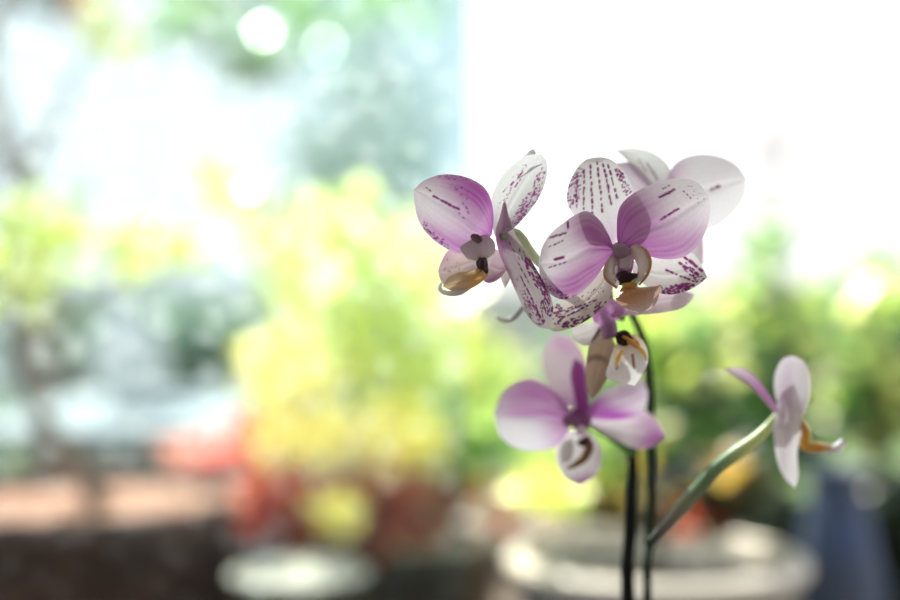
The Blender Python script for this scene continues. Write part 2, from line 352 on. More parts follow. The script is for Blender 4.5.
# ---- flower D, pale, behind the large one
D = 0.70; f = flower('pale flower behind the largest one')
petal('sepal', f, D, [(657, 197, 4), (646, 181), (634, 167), (625, 157, 6)], [(672, 193, 4), (673, 178), (668, 164), (655, 153), (636, 147.5, 4)], (617, 149, 8), cup=5,
      base=(.66, .64, .63), grad=.35, gstr=.3, dashes=[(648, 162, 660, 180, 5, .8), (640, 158, 648, 172, 4, .6)], nu=36, nv=50)
petal('petal', f, D, [(660, 206, 0), (642, 203), (624, 192), (613, 177)], [(662, 200, 0), (655, 188), (645, 174), (631, 163)], (616, 163, 0), cup=-4,
      base=(.66, .58, .64), grad=.6, gstr=.6, gcol=(.45, .2, .45), blobs=[(636, 172, 14, 5, 40, .4)], nu=36, nv=50)
petal('petal', f, D, [(667, 197, 0), (667, 180, -3), (673, 166), (685, 158), (702, 155, -5), (721, 158), (736, 166)], [(672, 201, 0), (683, 216, -2), (696, 229), (708, 229), (722, 222, -4), (735, 209), (743, 195)], (745.5, 179, -3), cup=-7,
      grad=.5, gstr=.5, gcol=(.50, .18, .50), base=(.86, .80, .86), blobs=[(676, 168, 12, 6, -40, .25)], dashes=[(707, 191, 719, 186, 2, 1.6)], nu=44, nv=60)
petal('sepal', f, D, [(670, 203, 4), (690, 222), (703, 236)], [(666, 210, 4), (678, 240), (694, 262)], (705, 264, 6), cup=5, base=(.72, .64, .68), grad=.3, gstr=.3, blobs=[(703, 245, 6, 18, 0, .25)], nu=30, nv=40)
blob('column', f, D, 665, 200, -6, 7, 8, 7, MAUVE)
ptube('pedicel', f, D, [(664, 203, 4), (655, 225, 10), (642, 260, 10), (634, 290, 10), (631, 315, 10)], [4, 4, 4, 4, 4], [(.35, .4, .2), (.2, .3, .1)])

# ---- flower C, nodding under the large one
D = 0.685; f = flower('nodding flower under the largest one')
petal('petal', f, D, [(606, 312, 0), (624, 303, -2), (645, 292, -5), (670, 288)], [(607, 318, 0), (628, 315.5, -2), (652, 314, -5), (677, 310), (688, 303)], (694, 294, -5), cup=5,
      base=(.68, .54, .60), grad=.42, gstr=.75, gcol=(.42, .10, .38), blobs=[(640, 302, 24, 6, -10, .25)], nu=36, nv=50)
petal('sepal', f, D, [(600, 322, 4), (585, 324), (572, 330)], [(604, 330, 4), (598, 342), (585, 346)], (574, 340, 4), cup=3, base=(.68, .6, .6), grad=.3, gstr=.3, nu=24, nv=30)
petal('petal', f, D, [(594, 322, 0), (592, 312), (600, 303)], [(608, 327, 0), (620, 318), (625, 306)], (612, 298, 2), cup=-4, base=(.6, .35, .55), grad=.9, gstr=.6, nu=24, nv=30)
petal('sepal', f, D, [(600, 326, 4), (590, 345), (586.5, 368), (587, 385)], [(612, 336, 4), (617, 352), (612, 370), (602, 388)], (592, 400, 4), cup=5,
      base=(.26, .17, .12), grad=.2, gstr=.2, vein=.2, nu=30, nv=40)  # brown base stands in for shade over the lower sepal
ptube('column', f, D, [(603, 316, -4), (607, 326, -9), (609, 337, -12)], [6, 9, 7.5], [(.5, .22, .45), (.36, .16, .32), (.3, .16, .26)])
blob('column', f, D, 622, 338, -12, 8.5, 6.5, 6, MAR, 20, bumpy=.2)
petal('lip', f, D, [(618, 338, -10), (612, 349), (608, 362), (606, 377)], [(633, 333, -10), (642, 341), (646, 354), (644, 368)], (633, 385, -12), cup=-6,
      base=(.84, .78, .80), grad=.5, gstr=.75, gcol=(.78, .48, .16), dashes=[(629, 348, 633, 381, 1, 1.6), (616, 362, 613, 374, 1, .7)], spot=(.30, .12, .04), mat=M_lip, blobs=(), nu=40, nv=44)
blob('callus', f, D, 629, 341, -16, 9, 3, 4, ORANGE, 30, bumpy=.3)
ptube('callus', f, D, [(620, 350, -17), (615, 358, -19), (613, 367, -18)], [1.5, 2.6, 1.2], [(.9, .55, .12), (.92, .66, .2), (.85, .7, .5)])
ptube('callus', f, D, [(634, 345, -17), (641, 352, -17), (644, 360, -16)], [1.5, 2.4, 1.2], [(.9, .5, .1), (.92, .66, .2), (.85, .7, .5)])
ptube('pedicel', f, D, [(606, 318, 2), (614, 314, 22), (628, 318, 34)], [4, 4, 4], [(.4, .3, .3), (.2, .3, .1)])

# ---- flower E, lower left, softly out of focus
D = 0.745; f = flower('lowest flower, softly blurred')
petal('sepal', f, D, [(574, 411, 5), (562, 401), (550, 386), (543, 367), (545, 349)], [(580, 409, 5), (587, 396), (589, 376), (585, 356), (573, 339)], (556, 333, 8), cup=6,
      base=(.58, .47, .50), grad=.5, gstr=.6, gcol=(.45, .12, .42), blobs=[(566, 345, 14, 9, 30, .5), (585, 375, 6, 25, 0, .3)], nu=36, nv=50)
petal('petal', f, D, [(577, 411, -4), (573, 392), (570, 373)], [(588, 410, -4), (588, 390), (583, 366)], (574, 358, -6), cup=-4, base=(.35, .07, .32), grad=.9, gstr=.6, gcol=(.22, .02, .22), nu=24, nv=36)
petal('sepal', f, D, [(586, 420, 5), (605, 417), (625, 414), (645, 411), (658, 422)], [(587, 426, 5), (604, 434), (621, 443), (638, 449.5), (655, 447)], (666.5, 436, 4), cup=6,
      base=(.72, .62, .66), grad=.2, gstr=.2, blobs=[(655, 441, 18, 8, -20, .8), (652, 424, 18, 9, 30, .5)], nu=36, nv=50)
petal('petal', f, D, [(584, 413, -2), (592, 401), (604, 391), (624, 383), (640, 379)], [(586, 417, -2), (602, 420), (620, 420), (635, 416), (645, 406)], (647, 391, -6), cup=-6,
      base=(.74, .64, .72), grad=.5, gstr=.5, blobs=[(614, 415, 28, 6, 5, 1), (596, 407, 20, 9, 0, .8), (630, 392, 16, 8, 0, .35)], gcol=(.36, .05, .36), nu=36, nv=50)
petal('petal', f, D, [(573, 416, -2), (567, 405), (557, 394), (545, 384), (531, 378.5), (515, 382), (502, 393)], [(571, 426, -2), (560, 443), (546, 450), (528, 450.5), (512, 446), (499, 434)], (493.5, 413, -4), cup=-8,
      base=(.78, .73, .78), grad=.45, gstr=.8, gcol=(.38, .03, .34), blobs=[(540, 391, 30, 16, 20, .85), (532, 412, 28, 3.5, 0, .6), (515, 400, 16, 13, 0, .5), (556, 425, 16, 16, 0, .35)], nu=40, nv=56)
petal('sepal', f, D, [(571, 430, 4), (557, 446), (557, 462), (565, 478)], [(588, 430, 4), (598, 441), (602, 456), (597, 474)], (580, 486, 0), cup=4,
      base=(.74, .66, .68), grad=.15, gstr=.2, blobs=[(583, 482, 16, 6, -15, .6), (600, 455, 4, 14, 0, .3)], nu=30, nv=40)
blob('throat', f, D, 579, 419, 2, 14, 12, 5, (.30, .08, .26), 0, col2=(.4, .14, .36))
blob('column', f, D, 570, 420, -7, 9, 6, 7, (.20, .05, .14), 0, col2=(.4, .2, .35))
blob('column', f, D, 580, 430, -9, 5, 5, 5, (.8, .7, .75))
ptube('lip', f, D, [(584, 436, -9), (588, 445, -12), (583, 456, -13), (574, 463, -12), (566, 467, -10)], [4, 4.6, 4.4, 3.2, 1.5], [(.15, .05, .03), (.26, .12, .06), (.30, .16, .07), (.35, .2, .1)])
blob('callus', f, D, 581, 441, -12, 5, 4, 4, (.08, .02, .02))
blob('lip', f, D, 566, 450, -8, 7, 13, 4, (.80, .76, .76), 15)
ptube('pedicel', f, D, [(586, 425, 6), (600, 432, 10), (616, 442, 8), (633, 455, 0)], [2.6, 2.8, 3, 3.4], [(.12, .35, .06), (.08, .25, .04)])

# ---- flower F, on the right, seen from the side
D = 0.72; f = flower('side-on flower at the end of a long stalk')
petal('petal', f, D, [(779, 410, 0), (770, 395), (757, 378), (742, 368)], [(775, 414, 0), (765, 402), (749, 386), (735, 376)], (725, 369, 4), cup=5, base=(.62, .48, .56), grad=.9, gstr=.35, blobs=[(765, 392, 20, 4, 50, .55)], nu=24, nv=40)
petal('sepal', f, D, [(784, 415, 8), (777, 395), (777, 375), (784, 360)], [(806, 415, 8), (812, 398), (812, 378), (806, 362)], (795, 356, 8), cup=5, base=(.70, .62, .68), grad=.3, gstr=.3, blobs=[(790, 385, 5, 22, 0, .25)], nu=30, nv=40)
petal('petal', f, D, [(782, 392, 0), (776, 410), (772, 432), (777, 460), (785, 478)], [(794, 384, 0), (800, 405), (802, 430), (798, 455), (798, 475)], (795, 488, 0), cup=-8, wave=2.2,
      base=(.74, .68, .72), grad=.3, gstr=.1, blobs=[(785, 395, 6, 14, 0, .25), (784, 430, 5, 30, 0, .2)], nu=30, nv=50)
ptube('lip', f, D, [(798, 418, 2), (806, 432, 0), (805, 445, -3), (820, 447, -4), (832, 447, -4)], [4, 4.5, 6, 5.5, 3], [(.6, .4, .15), (.66, .40, .10), (.72, .42, .08), (.6, .34, .08), (.8, .6, .5)])
ptube('lip', f, D, [(828, 449, -4), (836, 447, -5), (842, 440, -6)], [4, 5, 3.4], [(.82, .74, .76), (.85, .82, .84)])
ptube('pedicel', f, D, [(784, 408, 4), (772, 424, 4), (755, 440, 0), (735, 454, 0), (716, 469, 0), (700, 487, 0), (682, 507, 0), (665, 527, 0), (650, 543, 0)], [4, 5, 6.8, 7.2, 7, 7.2, 7.2, 6, 5],
      [(.62, .66, .38), (.60, .66, .34), (.58, .62, .32), (.26, .36, .20), (.15, .24, .13), (.26, .28, .18), (.24, .20, .18), (.03, .06, .03)])  # light yellow upper stalk has the sunlight painted in

# ---- stems, bud
D = 0.772
def px3(pts): return [P(x, y, D) + Vector((0, z * D * K, 0)) for x, y, z in pts]
tube('stem', [Vector((0.118, .745, .515))] + px3([(629, 610, 5), (630, 540, 3), (632, 480, 0), (634, 440, 2), (638, 405, 4), (640, 385, 8)]), [.0055, .0052, .0050, .0046, .0040, .0035, .002], M_stem_dark, orchid)
tube('stem', [Vector((0.128, .748, .515))] + px3([(648, 610, 0), (650, 540, 0), (652, 500, 0), (651, 440, 0), (648, 380, -6), (640, 338, -18), (630, 318, -28), (618, 300, -40)]), [.0042, .0040, .0034, .0028, .0026, .0024, .0026, .0026, .002], M_stem, orchid)
for (x, y) in ((650, 543), (632, 455), (652, 430)):
    blob('node', orchid, D, x, y, 0, 6, 7, 6, (.01, .03, .012), 0)
ptube('bud', orchid, .70, [(497, 317, 10), (504, 321, 10), (514, 318, 10), (523, 308, 12), (535, 296, 16), (560, 285, 30), (600, 292, 36), (624, 312, 40)], [1.2, 3, 2.6, 2, 2, 2, 2.4, 3], [(.4, .36, .38), (.35, .32, .33), (.6, .6, .5), (.3, .35, .2)])

# pot, moss and leaves below the picture
pc = Vector((0.123, 0.735, 0))
M_pot = solid('white glazed pot', (0.75, 0.74, 0.72), 0.25, scale=5, bump=.02)
po = lathe('pot', [(0.0, .36), (.048, .36), (.052, .365), (.066, .50), (.068, .512), (.064, .512), (.060, .495), (.0, .495)], M_pot, orchid); po.location = (pc.x, pc.y, 0)
M_moss = solid('bark chips', (.16, .10, .06), .95, scale=90, bump=1)
mo = lathe('potting_bark', [(0.0, .517), (.03, .514), (.058, .506), (.0605, .49)], M_moss, orchid); mo.location = (pc.x, pc.y, 0)
for a, l in ((200, .17), (20, .19), (110, .15), (290, .16), (330, .12)):
    n1, n2 = 24, 10; V = []
    for i in range(n1):
        t = i / (n1 - 1); w = .028 * math.sin(math.pi * min(1, .12 + t * .88) ** .8) + .002
        for j in range(n2):
            s = j / (n2 - 1) * 2 - 1
            x = .012 + l * t; y = s * w; z = .512 + .07 * math.sin(t * 2.4) - .03 * t + .01 * abs(s)
            V.append((pc.x + x * math.cos(R(a)) - y * math.sin(R(a)), pc.y + x * math.sin(R(a)) + y * math.cos(R(a)), z))
    F = [(i * n2 + j, i * n2 + j + 1, (i + 1) * n2 + j + 1, (i + 1) * n2 + j) for i in range(n1 - 1) for j in range(n2 - 1)]
    mesh_obj('leaf', V, F, M_leaf, orchid, np.tile((.03, .12, .03), (len(V), 1)))
#ORCHID_END

# ------------------------------------------------------------------ background planting
def leaves(name, parent, clumps, mat=None, seed=1):
    """one plant's foliage: clumps = (px, py, D, rx px, ry px, rz m, count, leaf length m, colours)"""
    g = np.random.default_rng(seed)
    outline = np.array([(0, 0, 0), (.42, .30, .03), (.42, .62, .02), (0, 1, -.05), (-.42, .62, .02), (-.42, .30, .03), (0, .33, -.01), (0, .66, -.02)])
    tri = [(0, 1, 6), (1, 2, 7, 6), (2, 3, 7), (3, 4, 7), (4, 5, 6, 7), (5, 0, 6)]
    V, F, Cc = [], [], []; k = 0
    for (px, py, D, rx, ry, rz, n, ln, cols) in clumps:
        n = int(n * .62); ln *= 1.15
        c = np.array(P(px, py, D)); m = D * K
        for i in range(n):
            q = g.normal(size=3); q /= np.linalg.norm(q); q *= g.uniform(.15, 1) ** .5
            pos = c + q * np.array((rx * m, rz, ry * m))
            nn = g.normal(size=3) * .52 + np.array((-.20, -.28, .56)); nn /= np.linalg.norm(nn)
            a = g.normal(size=3); a -= nn * (a @ nn); a /= np.linalg.norm(a); b = np.cross(a, nn)
            s = ln * g.uniform(.6, 1.3)
            v = pos + (outline[:, :1] * b * .8 + outline[:, 1:2] * a + outline[:, 2:] * nn) * s
            V.append(v); F += [tuple(k + i for i in t) for t in tri]; k += 8
            cc = np.array(cols[g.integers(len(cols))]) * g.uniform(.75, 1.25)
            Cc.append(np.tile(cc, (8, 1)))
    return mesh_obj(name, np.concatenate(V), F, mat or M_leaf, parent, np.concatenate(Cc), smooth=True)

YG = [(.70, .74, .27), (.80, .82, .36), (.54, .64, .18)]
YB = [(.97, .91, .42), (.97, .94, .52), (.93, .84, .32)]
G1 = [(.09, .23, .05), (.14, .31, .07), (.03, .10, .03)]
G2 = [(.22, .43, .10), (.40, .58, .18), (.10, .26, .06)]
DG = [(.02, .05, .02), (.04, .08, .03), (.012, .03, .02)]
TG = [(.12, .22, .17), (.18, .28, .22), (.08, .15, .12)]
RB = [(.72, .10, .06), (.80, .26, .13), (.40, .06, .03)]
RD = [(.80, .16, .08), (.85, .26, .14)]
OR = [(.5, .24, .08), (.36, .17, .06)]
BY = [(.35, .25, .06), (.20, .13, .04), (.5, .36, .08)]

def trunk(parent, pts, r, name='trunk', mat=None, n=24):
    return tube(name, [P(*p) for p in pts], r, mat or M_bark, parent, 10, n)

#GARDEN
# left planter with bark mulch, a slim tree in it
M_terra = solid('brown terracotta', (.15, .065, .045), .8, col2=(.08, .036, .026), scale=14, bump=.3)
M_mulch = solid('bark mulch', (.62, .33, .23), .95, col2=(.34, .16, .11), scale=50, bump=1)
M_zinc = solid('pale grey zinc', (.19, .20, .205), .4, .3, col2=(.14, .15, .16), scale=6, bump=.05)
M_cream = solid('cream stoneware', (.78, .70, .58), .5, col2=(.70, .62, .50), scale=8, bump=.05)
M_olive = solid('olive brown glaze', (.10, .07, .035), .4, col2=(.05, .04, .025), scale=8, bump=.1)
M_blue = solid('blue glaze', (.05, .085, .19), .6, col2=(.06, .08, .12), scale=7, bump=.05)
M_soil = solid('potting soil', (.07, .045, .03), .95, scale=60, bump=1)

def planter(name, label, cx, D, r, h, mat, rim_mat=None, taper=.72, soil=None, lip=.018, wall=.022, cat='potted plant', fill=0.0, rimh=.058):
    """round planter standing on the terrace; centre at pixel column cx and distance D"""
    x = (cx - 450) * D * K
    t = thing(name, label, cat, (x, D, 0))
    prof = [(0, 0), (r * taper * .92, 0), (r * taper, .012), (r * (taper + (1 - taper) * .5), h * .42), (r * .985, h - rimh - .002), (r * .985, h - rimh + .003)]
    lathe('body', prof, mat, t)
    lathe('rim', [(r * .98, h - rimh), (r + lip, h - rimh + .006), (r + lip + .004, h - rimh * .5), (r + lip, h - .004), (r + lip - .008, h), (r - wall, h), (r - wall - .003, h - .006), (r - wall - .003, h - .05)], rim_mat or mat, t)
    # soil with an uneven surface
    g = 28; V = [(0, 0, h - .022 + fill)]; F = []; rr = np.random.default_rng(int(cx))
    for i in range(1, 12):
        for k in range(g * 2):
            a = math.pi * k / g; q = (r - wall + .002) * i / 11
            V.append((q * math.cos(a), q * math.sin(a), h - .03 + (rr.uniform(-.006, .012) if i < 11 else 0) + fill * (1 - (i / 11) ** 4)))
    G = g * 2
    for k in range(G): F.append((0, 1 + k, 1 + (k + 1) % G))
    for i in range(10):
        for k in range(G):
            F.append((1 + i * G + k, 1 + (i + 1) * G + k, 1 + (i + 1) * G + (k + 1) % G, 1 + i * G + (k + 1) % G))
    mesh_obj('soil', V, F, soil or M_soil, t)
    return t

t = planter('potted_tree', 'slim leaning tree with pale yellow-green leaves in a large brown planter of pinkish bark mulch', 85, 2.05, .275, .585, M_terra, soil=M_mulch)
def under(t, o):
    o.parent = t; o.matrix_parent_inverse = Matrix.Translation(t.location).inverted(); return o
under(t, trunk(None, [(100, 508, 2.05), (78, 462, 2.04), (45, 425, 2.02), (24, 365, 2.0), (12, 300, 2.0), (6, 235, 2.0), (22, 180, 2.0), (50, 130, 2.02), (72, 85, 2.05), (95, 40, 2.1)], [.020, .018, .016, .015, .013, .012, .011, .009, .006, .003]))
under(t, trunk(None, [(24, 365, 2.0), (60, 320, 2.05), (110, 280, 2.1), (150, 240, 2.1), (185, 205, 2.1)], [.008, .007, .006, .005, .003], 'branch'))
under(t, leaves('foliage', None, [(35, 235, 2.0, 42, 48, .10, 150, .045, YG), (150, 245, 2.1, 62, 24, .10, 130, .045, YG), (20, 290, 2, 30, 30, .08, 40, .04, YG),
       (110, 38, 2.1, 40, 22, .08, 50, .04, YG), (92, 12, 2.1, 35, 15, .08, 40, .04, OR), (228, 180, 2.1, 34, 32, .1, 80, .042, YG)], seed=3))

M_gravel = solid('cream gravel', (.95, .86, .70), .9, col2=(.80, .70, .55), scale=70, bump=.8)
planter('gravel_bowl', 'small cream-rimmed dark bowl filled with bright cream gravel before the coleus', 300, 1.72, .090, .530, M_olive, M_cream, taper=.6, lip=.004, wall=.008, fill=.032, rimh=.012, soil=M_gravel, cat='bowl')
t = planter('potted_coleus', 'bushy coleus with yellow-green crown and red-brown lower leaves in a dark olive pot', 400, 2.14, .175, .50, M_olive, M_olive, taper=.7)
under(t, trunk(None, [(395, 560, 2.12), (375, 480, 2.1), (350, 400, 2.05), (340, 320, 2.1), (330, 250, 2.15)], [.012, .010, .008, .006, .003], 'stem'))
under(t, leaves('foliage', None, [(285, 378, 2.0, 38, 34, .10, 170, .05, YB), (350, 300, 2.15, 70, 55, .14, 260, .05, YG), (345, 230, 2.2, 55, 40, .12, 100, .05, YG),
       (395, 350, 2.1, 60, 50, .14, 220, .05, YG), (300, 445, 1.95, 50, 26, .10, 170, .045, YB), (390, 435, 2.0, 60, 30, .12, 240, .045, YB), (455, 440, 2.1, 40, 40, .12, 120, .045, G2),
       (450, 300, 2.3, 40, 50, .12, 60, .045, YG)], seed=5))
under(t, leaves('red_foliage', None, [(300, 503, 1.96, 55, 30, .10, 420, .045, RB), (385, 507, 1.96, 62, 30, .10, 420, .045, RB + OR), (285, 412, 2.05, 34, 14, .1, 60, .045, OR + G1), (430, 500, 2.0, 30, 30, .1, 90, .045, OR + BY)], seed=6))
under(t, leaves('red_flower', None, [(492, 500, 2.0, 16, 22, .05, 26, .03, RD + OR)], seed=8))
under(t, leaves('highlight_leaves', None, [(338, 512, 1.83, 15, 15, .02, 70, .035, YB)], seed=9))  # bright leaf cluster added to make a blurred highlight disc

t = planter('potted_begonia', 'small orange-red flowering begonia in a low dark pot behind the mulch', 232, 2.55, .10, .40, solid('dark violet glaze', (.03, .02, .05), .4), taper=.8)
under(t, leaves('bloom', None, [(238, 445, 2.5, 32, 20, .07, 110, .04, RD), (192, 455, 2.5, 30, 18, .06, 60, .04, [(.8, .45, .35), (.75, .35, .25)])], seed=11))
under(t, leaves('foliage', None, [(228, 480, 2.5, 36, 14, .07, 110, .035, [(.05, .03, .08), (.07, .05, .10), (.03, .05, .03)])], seed=12))

# white table with a vase behind the left planter
M_white = solid('white paint', (.33, .37, .39), .5, scale=4, bump=.02)
t = thing('garden_table', 'low pale bluish-white table carrying a white vase', 'table', (-0.86, 3.7, 0))
tz = .588
box('tabletop', (-.36, -.70, tz - .035), (.33, .70, tz), M_white, t, .008)
for sx in (-.31, .28):
    for sy in (-.64, .60):
        box('leg', (sx, sy, 0), (sx + .05, sy + .05, tz - .035), M_white, t, .004)
v = lathe('vase', [(0, 0), (.055, 0), (.06, .01), (.10, .10), (.105, .15), (.08, .22), (.035, .28), (.03, .33), (.055, .36), (.06, .37), (.052, .37), (.024, .33), (.02, .28), (0, .27)], solid('white porcelain', (.85, .85, .84), .2, scale=3, bump=.01), None)
v.location = (P(130, 0, 3.6).x, 3.6, tz); tag(v, 'white vase with a flared neck standing on the pale table', 'vase')

# the large zinc bowl on the right, its planting
t = planter('potted_foliage_plant', 'broad grey zinc bowl with a rim coloured as if sunlit, full of dark, yellow and brown leaves', 655, 1.72, .197, .553, M_zinc, solid('painted-sunlit zinc rim', (.68, .64, .56), .4, col2=(.56, .54, .48), scale=5, bump=.02), taper=.42, lip=.006, wall=.016, rimh=.026)  # rim zinc made paler, sunlight put into its colour
under(t, trunk(None, [(655, 560, 1.72), (660, 500, 1.75), (665, 440, 1.78)], [.01, .008, .004], 'stem'))
under(t, leaves('foliage', None, [(585, 492, 1.75, 45, 22, .08, 150, .034, BY + G1), (725, 488, 1.74, 58, 34, .10, 700, .03, DG + DG + BY[1:2]), (735, 475, 1.66, 26, 24, .04, 40, .03, BY), (560, 450, 1.85, 45, 40, .09, 170, .035, G2 + YG),
       (680, 518, 1.66, 34, 10, .04, 40, .026, RB + BY[1:2] + DG), (645, 500, 1.72, 40, 30, .07, 300, .03, DG + BY), (545, 490, 1.68, 30, 14, .05, 70, .034, YG), (630, 440, 1.8, 40, 30, .06, 130, .034, G2 + BY)], seed=15))

# blue urn at the right edge
t = lathe('urn', [(0, 0), (.05, 0), (.055, .01), (.075, .20), (.085, .34), (.08, .44), (.06, .51), (.045, .55), (.05, .58), (.056, .59), (.048, .59), (.038, .56), (0, .55)], M_blue, None)
t.scale = (.9, .9, 1.08); t.location = (P(836, 0, 1.98).x, 1.98, 0); tag(t, 'tall blue-grey glazed urn beside the zinc bowl', 'urn')

def shrub(name, label, cat, base, clumps, stem, mat=None, seed=1, sr=(.02, .012, .006)):
    t = thing(name, label, cat, (base[0], base[1], 0))
    under(t, leaves('foliage', None, clumps, mat, seed))
    if stem: under(t, tube('trunk', [Vector((base[0], base[1], 0))] + [P(*s) for s in stem], list(sr), M_bark, None, 8, 20))
    return t

def bx(px, D): return (P(px, 0, D).x, D)
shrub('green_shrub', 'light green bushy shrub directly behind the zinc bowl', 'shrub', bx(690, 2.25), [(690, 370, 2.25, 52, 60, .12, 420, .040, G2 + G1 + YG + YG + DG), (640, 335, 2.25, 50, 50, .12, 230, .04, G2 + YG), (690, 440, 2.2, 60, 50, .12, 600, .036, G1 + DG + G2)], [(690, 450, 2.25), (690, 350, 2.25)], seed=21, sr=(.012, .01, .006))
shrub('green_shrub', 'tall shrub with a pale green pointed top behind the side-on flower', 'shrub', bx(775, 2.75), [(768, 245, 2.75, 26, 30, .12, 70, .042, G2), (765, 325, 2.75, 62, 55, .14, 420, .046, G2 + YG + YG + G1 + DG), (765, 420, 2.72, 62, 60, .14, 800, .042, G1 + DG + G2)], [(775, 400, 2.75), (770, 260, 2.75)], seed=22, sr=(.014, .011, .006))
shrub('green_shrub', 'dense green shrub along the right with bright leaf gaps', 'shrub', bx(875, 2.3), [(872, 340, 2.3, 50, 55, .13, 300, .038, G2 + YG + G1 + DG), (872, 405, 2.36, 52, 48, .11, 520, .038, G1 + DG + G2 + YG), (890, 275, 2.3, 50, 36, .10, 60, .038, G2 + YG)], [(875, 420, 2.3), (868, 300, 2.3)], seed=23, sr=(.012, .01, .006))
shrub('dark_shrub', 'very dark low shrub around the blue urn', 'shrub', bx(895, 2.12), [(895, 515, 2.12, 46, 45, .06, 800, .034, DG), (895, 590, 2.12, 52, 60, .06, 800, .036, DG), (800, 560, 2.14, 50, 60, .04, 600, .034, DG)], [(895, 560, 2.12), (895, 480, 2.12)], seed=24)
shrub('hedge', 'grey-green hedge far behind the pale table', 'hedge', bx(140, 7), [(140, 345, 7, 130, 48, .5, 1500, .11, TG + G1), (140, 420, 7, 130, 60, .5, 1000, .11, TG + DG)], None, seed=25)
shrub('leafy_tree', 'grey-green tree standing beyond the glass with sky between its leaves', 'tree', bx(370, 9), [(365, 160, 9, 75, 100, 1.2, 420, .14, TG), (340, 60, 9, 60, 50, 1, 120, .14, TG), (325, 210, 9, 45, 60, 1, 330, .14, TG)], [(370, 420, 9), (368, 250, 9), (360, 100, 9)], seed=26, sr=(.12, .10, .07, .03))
shrub('overhanging_tree', 'tree whose dark green branch hangs over the glass from above', 'tree', bx(40, 5.5), [(248, 60, 4.6, 34, 20, .3, 170, .07, G1), (190, 14, 4.6, 60, 22, .3, 130, .07, G1 + G2), (300, 14, 4.6, 70, 26, .4, 130, .07, G1 + G2), (390, 4, 4.6, 50, 20, .3, 70, .07, G2), (60, -2, 5, 30, 18, .3, 170, .08, DG)],
      [(40, 250, 5.5), (-20, 60, 5.4), (60, -50, 5.2), (200, -10, 4.8), (330, 5, 4.6)], seed=27, sr=(.09, .08, .06, .05, .03, .015))
shrub('yellow_shrub', 'pale yellow-green shrub behind the coleus', 'shrub', bx(400, 4.85), [(400, 285, 4.85, 60, 60, .3, 330, .09, YG + YB), (300, 255, 4.85, 50, 50, .3, 220, .09, YG), (470, 400, 4.75, 60, 70, .3, 340, .09, YG + G2), (330, 380, 4.85, 70, 80, .3, 420, .09, YG)], [(400, 400, 4.85), (390, 280, 4.85)], seed=28)
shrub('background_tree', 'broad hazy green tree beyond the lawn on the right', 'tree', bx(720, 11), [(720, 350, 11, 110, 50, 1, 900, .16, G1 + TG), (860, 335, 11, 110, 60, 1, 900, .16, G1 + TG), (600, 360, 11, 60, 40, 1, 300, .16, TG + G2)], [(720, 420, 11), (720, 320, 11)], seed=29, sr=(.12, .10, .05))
t = thing('bare_tree', 'thin bare tree standing alone against the white sky', 'tree', (*bx(770, 22), 0))
under(t, tube('trunk', [Vector((*bx(770, 22), 0)), P(771, 250, 22), P(770, 150, 22), P(769, 80, 22)], [.09, .07, .04, .01], M_bark, None, 8, 30))
g = np.random.default_rng(4)
V = []
for i in range(16):
    y0 = g.uniform(110, 240); a = g.choice((-1, 1)); l = (y0 - 70) * .22
    under(t, tube('branch', [P(770, y0, 22), P(770 + a * l * .5, y0 - l * .6, 22 + g.uniform(-.5, .5)), P(770 + a * l, y0 - l * 1.4, 22 + g.uniform(-1, 1))], [.05, .03, .008], M_bark, None, 5, 8))

# far tower block, pale glass front
t = thing('tower_building', 'pale blue-green tower block with a straight edge against the white sky', 'building', (0, 60, 0))
M_tower = solid('pale mirror glass cladding', (.80, .90, .90), .25, 1.0, col2=(.66, .80, .80), scale=.5, bump=0)
M_win = solid('tower glass', (.62, .78, .78), .15, 1.0, scale=.5, bump=0)
Dt = 60; x0, x1 = P(296, 0, Dt).x, P(474, 0, Dt).x
under(t, box('facade', (x0, Dt, 0), (x1, Dt + 9, 30), M_tower)); t.location = ((x0 + x1) / 2, Dt, 0)
for o in t.children: o.matrix_parent_inverse = Matrix.Translation(t.location).inverted()
for i in range(5):
    for j in range(9):
        w0 = x0 + .7 + i * (x1 - x0 - .6) / 5; z0 = 3.0 + j * 2.9
        under(t, box('window', (w0, Dt - .06, z0), (w0 + 1.1, Dt, z0 + 1.7), M_win))

# ------------------------------------------------------------------ setting
def struct(o): o['kind'] = 'structure'; return o
M_pave = solid('brown stone paving', (.16, .12, .09), .9, col2=(.10, .08, .06), scale=5)
M_grass = solid('garden lawn', (.10, .16, .05), .95, col2=(.05, .10, .03), scale=9, bump=.6)
M_room = solid('white plaster', (.80, .79, .78), .9, scale=4, bump=.02)
M_gwall = solid('pale rendered garden wall', (.62, .63, .62), .9, scale=3, bump=.05)
struct(box('floor_terrace', (-6, -2.6, -.1), (6, 5.6, 0), M_pave))
struct(box('floor_lawn', (-40, 5.6, -.12), (40, 60, -.02), M_grass))
struct(box('wall_garden', (-14, 12.6, -.02), (14, 12.85, 1.05), M_gwall))
struct(box('ceiling_added', (-2.6, -0.9, 2.35), (2.6, .6, 2.45), M_room))  # unseen roof, added and sized to control light on the orchid
for n, x in (('left', -2.55), ('right', 2.45)):
    struct(box('trim_1' if n == 'left' else 'trim_2', (x, .5, 0), (x + .1, .6, 2.35), M_room))
struct(box('wall_back_added', (-2.6, -1.0, 0), (2.6, -.9, 2.45), solid('grey wall plaster', (.30, .29, .28), .9, scale=4, bump=.05)))  # unseen wall added behind the camera to lower the orchid's fill light
# window sill table that carries the orchid
t = thing('side_table', 'low white side table under the orchid pot', 'table', (pc.x, pc.y, 0))
box('tabletop', (-.25, -.17, .335), (.25, .17, .36), M_white, t, .006)
for sx in (-.23, .19):
    for sy in (-.15, .11): box('leg', (sx, sy, 0), (sx + .04, sy + .04, .335), M_white, t, .003)

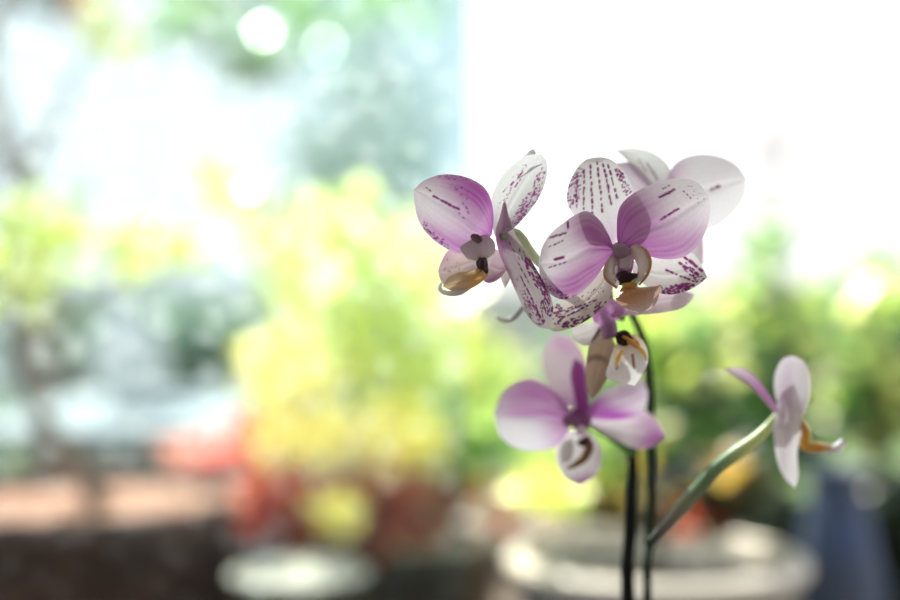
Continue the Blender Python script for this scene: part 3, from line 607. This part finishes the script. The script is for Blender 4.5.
# glass pane, dusty and beaded with drops, sliding edge just left of the middle
def glass_mat():
    m, nt, N, L = new_mat('dusty wet glass')
    out = N.new('ShaderNodeOutputMaterial')
    tr = N.new('ShaderNodeBsdfTransparent'); tr.inputs['Color'].default_value = (.80, .88, .91, 1)
    du = N.new('ShaderNodeBsdfTranslucent'); du.inputs['Color'].default_value = (.80, .88, .90, 1)
    df = N.new('ShaderNodeBsdfDiffuse'); df.inputs['Color'].default_value = (.75, .80, .82, 1)
    dm = N.new('ShaderNodeMixShader'); dm.inputs['Fac'].default_value = .2
    L.new(du.outputs[0], dm.inputs[1]); L.new(df.outputs[0], dm.inputs[2])
    tc = N.new('ShaderNodeTexCoord')
    vo = N.new('ShaderNodeTexVoronoi'); vo.inputs['Scale'].default_value = 42
    L.new(tc.outputs['Object'], vo.inputs['Vector'])
    lt = N.new('ShaderNodeMapRange'); lt.inputs['From Min'].default_value = .34; lt.inputs['From Max'].default_value = .20
    lt.inputs['To Min'].default_value = 0; lt.inputs['To Max'].default_value = 1
    L.new(vo.outputs['Distance'], lt.inputs['Value'])
    no = N.new('ShaderNodeTexNoise'); no.inputs['Scale'].default_value = 7; no.inputs['Detail'].default_value = 3
    L.new(tc.outputs['Object'], no.inputs['Vector'])
    nm = N.new('ShaderNodeMapRange'); nm.inputs['From Min'].default_value = .35; nm.inputs['From Max'].default_value = .65
    nm.inputs['To Min'].default_value = GL[0]; nm.inputs['To Max'].default_value = GL[1]
    L.new(no.outputs['Fac'], nm.inputs['Value'])
    md = N.new('ShaderNodeMath'); md.operation = 'MULTIPLY'; md.inputs[1].default_value = GL[2]
    L.new(lt.outputs['Result'], md.inputs[0])
    ad = N.new('ShaderNodeMath'); ad.operation = 'ADD'; ad.use_clamp = True
    L.new(nm.outputs['Result'], ad.inputs[0]); L.new(md.outputs[0], ad.inputs[1])
    sx = N.new('ShaderNodeSeparateXYZ'); L.new(tc.outputs['Object'], sx.inputs[0])
    zr = N.new('ShaderNodeMapRange'); zr.interpolation_type = 'SMOOTHSTEP'; L.new(sx.outputs['Z'], zr.inputs['Value'])
    zr.inputs['From Min'].default_value = .64; zr.inputs['From Max'].default_value = .92; zr.inputs['To Min'].default_value = .04; zr.inputs['To Max'].default_value = 1
    m3 = N.new('ShaderNodeMath'); m3.operation = 'MULTIPLY'; L.new(ad.outputs[0], m3.inputs[0]); L.new(zr.outputs['Result'], m3.inputs[1])
    ms = N.new('ShaderNodeMixShader'); L.new(m3.outputs[0], ms.inputs['Fac'])
    L.new(tr.outputs[0], ms.inputs[1]); L.new(dm.outputs[0], ms.inputs[2]); L.new(ms.outputs[0], out.inputs['Surface'])
    return m
GL = (.02, .08, .22)
w = struct(box('window_1', (-2.4, 1.100, .002), (P(465.5, 0, 1.10).x, 1.106, 2.35), glass_mat()))

# ------------------------------------------------------------------ light and camera
world = bpy.data.worlds.new('overcast bright sky'); bpy.context.scene.world = world; world.use_nodes = True
nt = world.node_tree; nt.nodes.clear(); N, L = nt.nodes, nt.links
out = N.new('ShaderNodeOutputWorld'); bg = N.new('ShaderNodeBackground'); bg.inputs['Strength'].default_value = 1.2
tc = N.new('ShaderNodeTexCoord'); sp = N.new('ShaderNodeSeparateXYZ'); cr = N.new('ShaderNodeValToRGB')
L.new(tc.outputs['Generated'], sp.inputs[0]); L.new(sp.outputs['Z'], cr.inputs['Fac'])
cr.color_ramp.elements[0].color = (1, 1, 1, 1); cr.color_ramp.elements[1].color = (.80, .88, 1.0, 1)
cr.color_ramp.elements[0].position = .1
L.new(cr.outputs['Color'], bg.inputs['Color']); L.new(bg.outputs[0], out.inputs['Surface'])
sun = bpy.data.lights.new('sun', 'SUN'); sun.energy = 10.5; sun.angle = R(1.5); sun.color = (1, .93, .80)
so = bpy.data.objects.new('sun', sun); C.objects.link(so)
d = Vector((-.65, 1.0, 1.45)).normalized()             # towards the sun: ahead of the camera, slightly left
so.rotation_euler = d.to_track_quat('Z', 'Y').to_euler(); so.location = (0, 0, 6)

cam = bpy.data.cameras.new('camera'); cam.lens = 50; cam.sensor_width = 36; cam.clip_start = .02; cam.clip_end = 200
cam.dof.use_dof = True; cam.dof.focus_distance = .648; cam.dof.aperture_fstop = 1.75
co = bpy.data.objects.new('camera', cam); C.objects.link(co); co.location = (0, 0, CZ); co.rotation_euler = (R(90), 0, 0)
S = bpy.context.scene; S.camera = co
S.view_settings.view_transform = 'Standard'; S.view_settings.look = 'None'; S.view_settings.gamma = 1
S.view_settings.use_curve_mapping = False; S.view_settings.exposure = 0.22
S.cycles.use_denoising = True; S.cycles.sample_clamp_indirect = 6
S.cycles.transparent_max_bounces = 12; S.cycles.max_bounces = 8
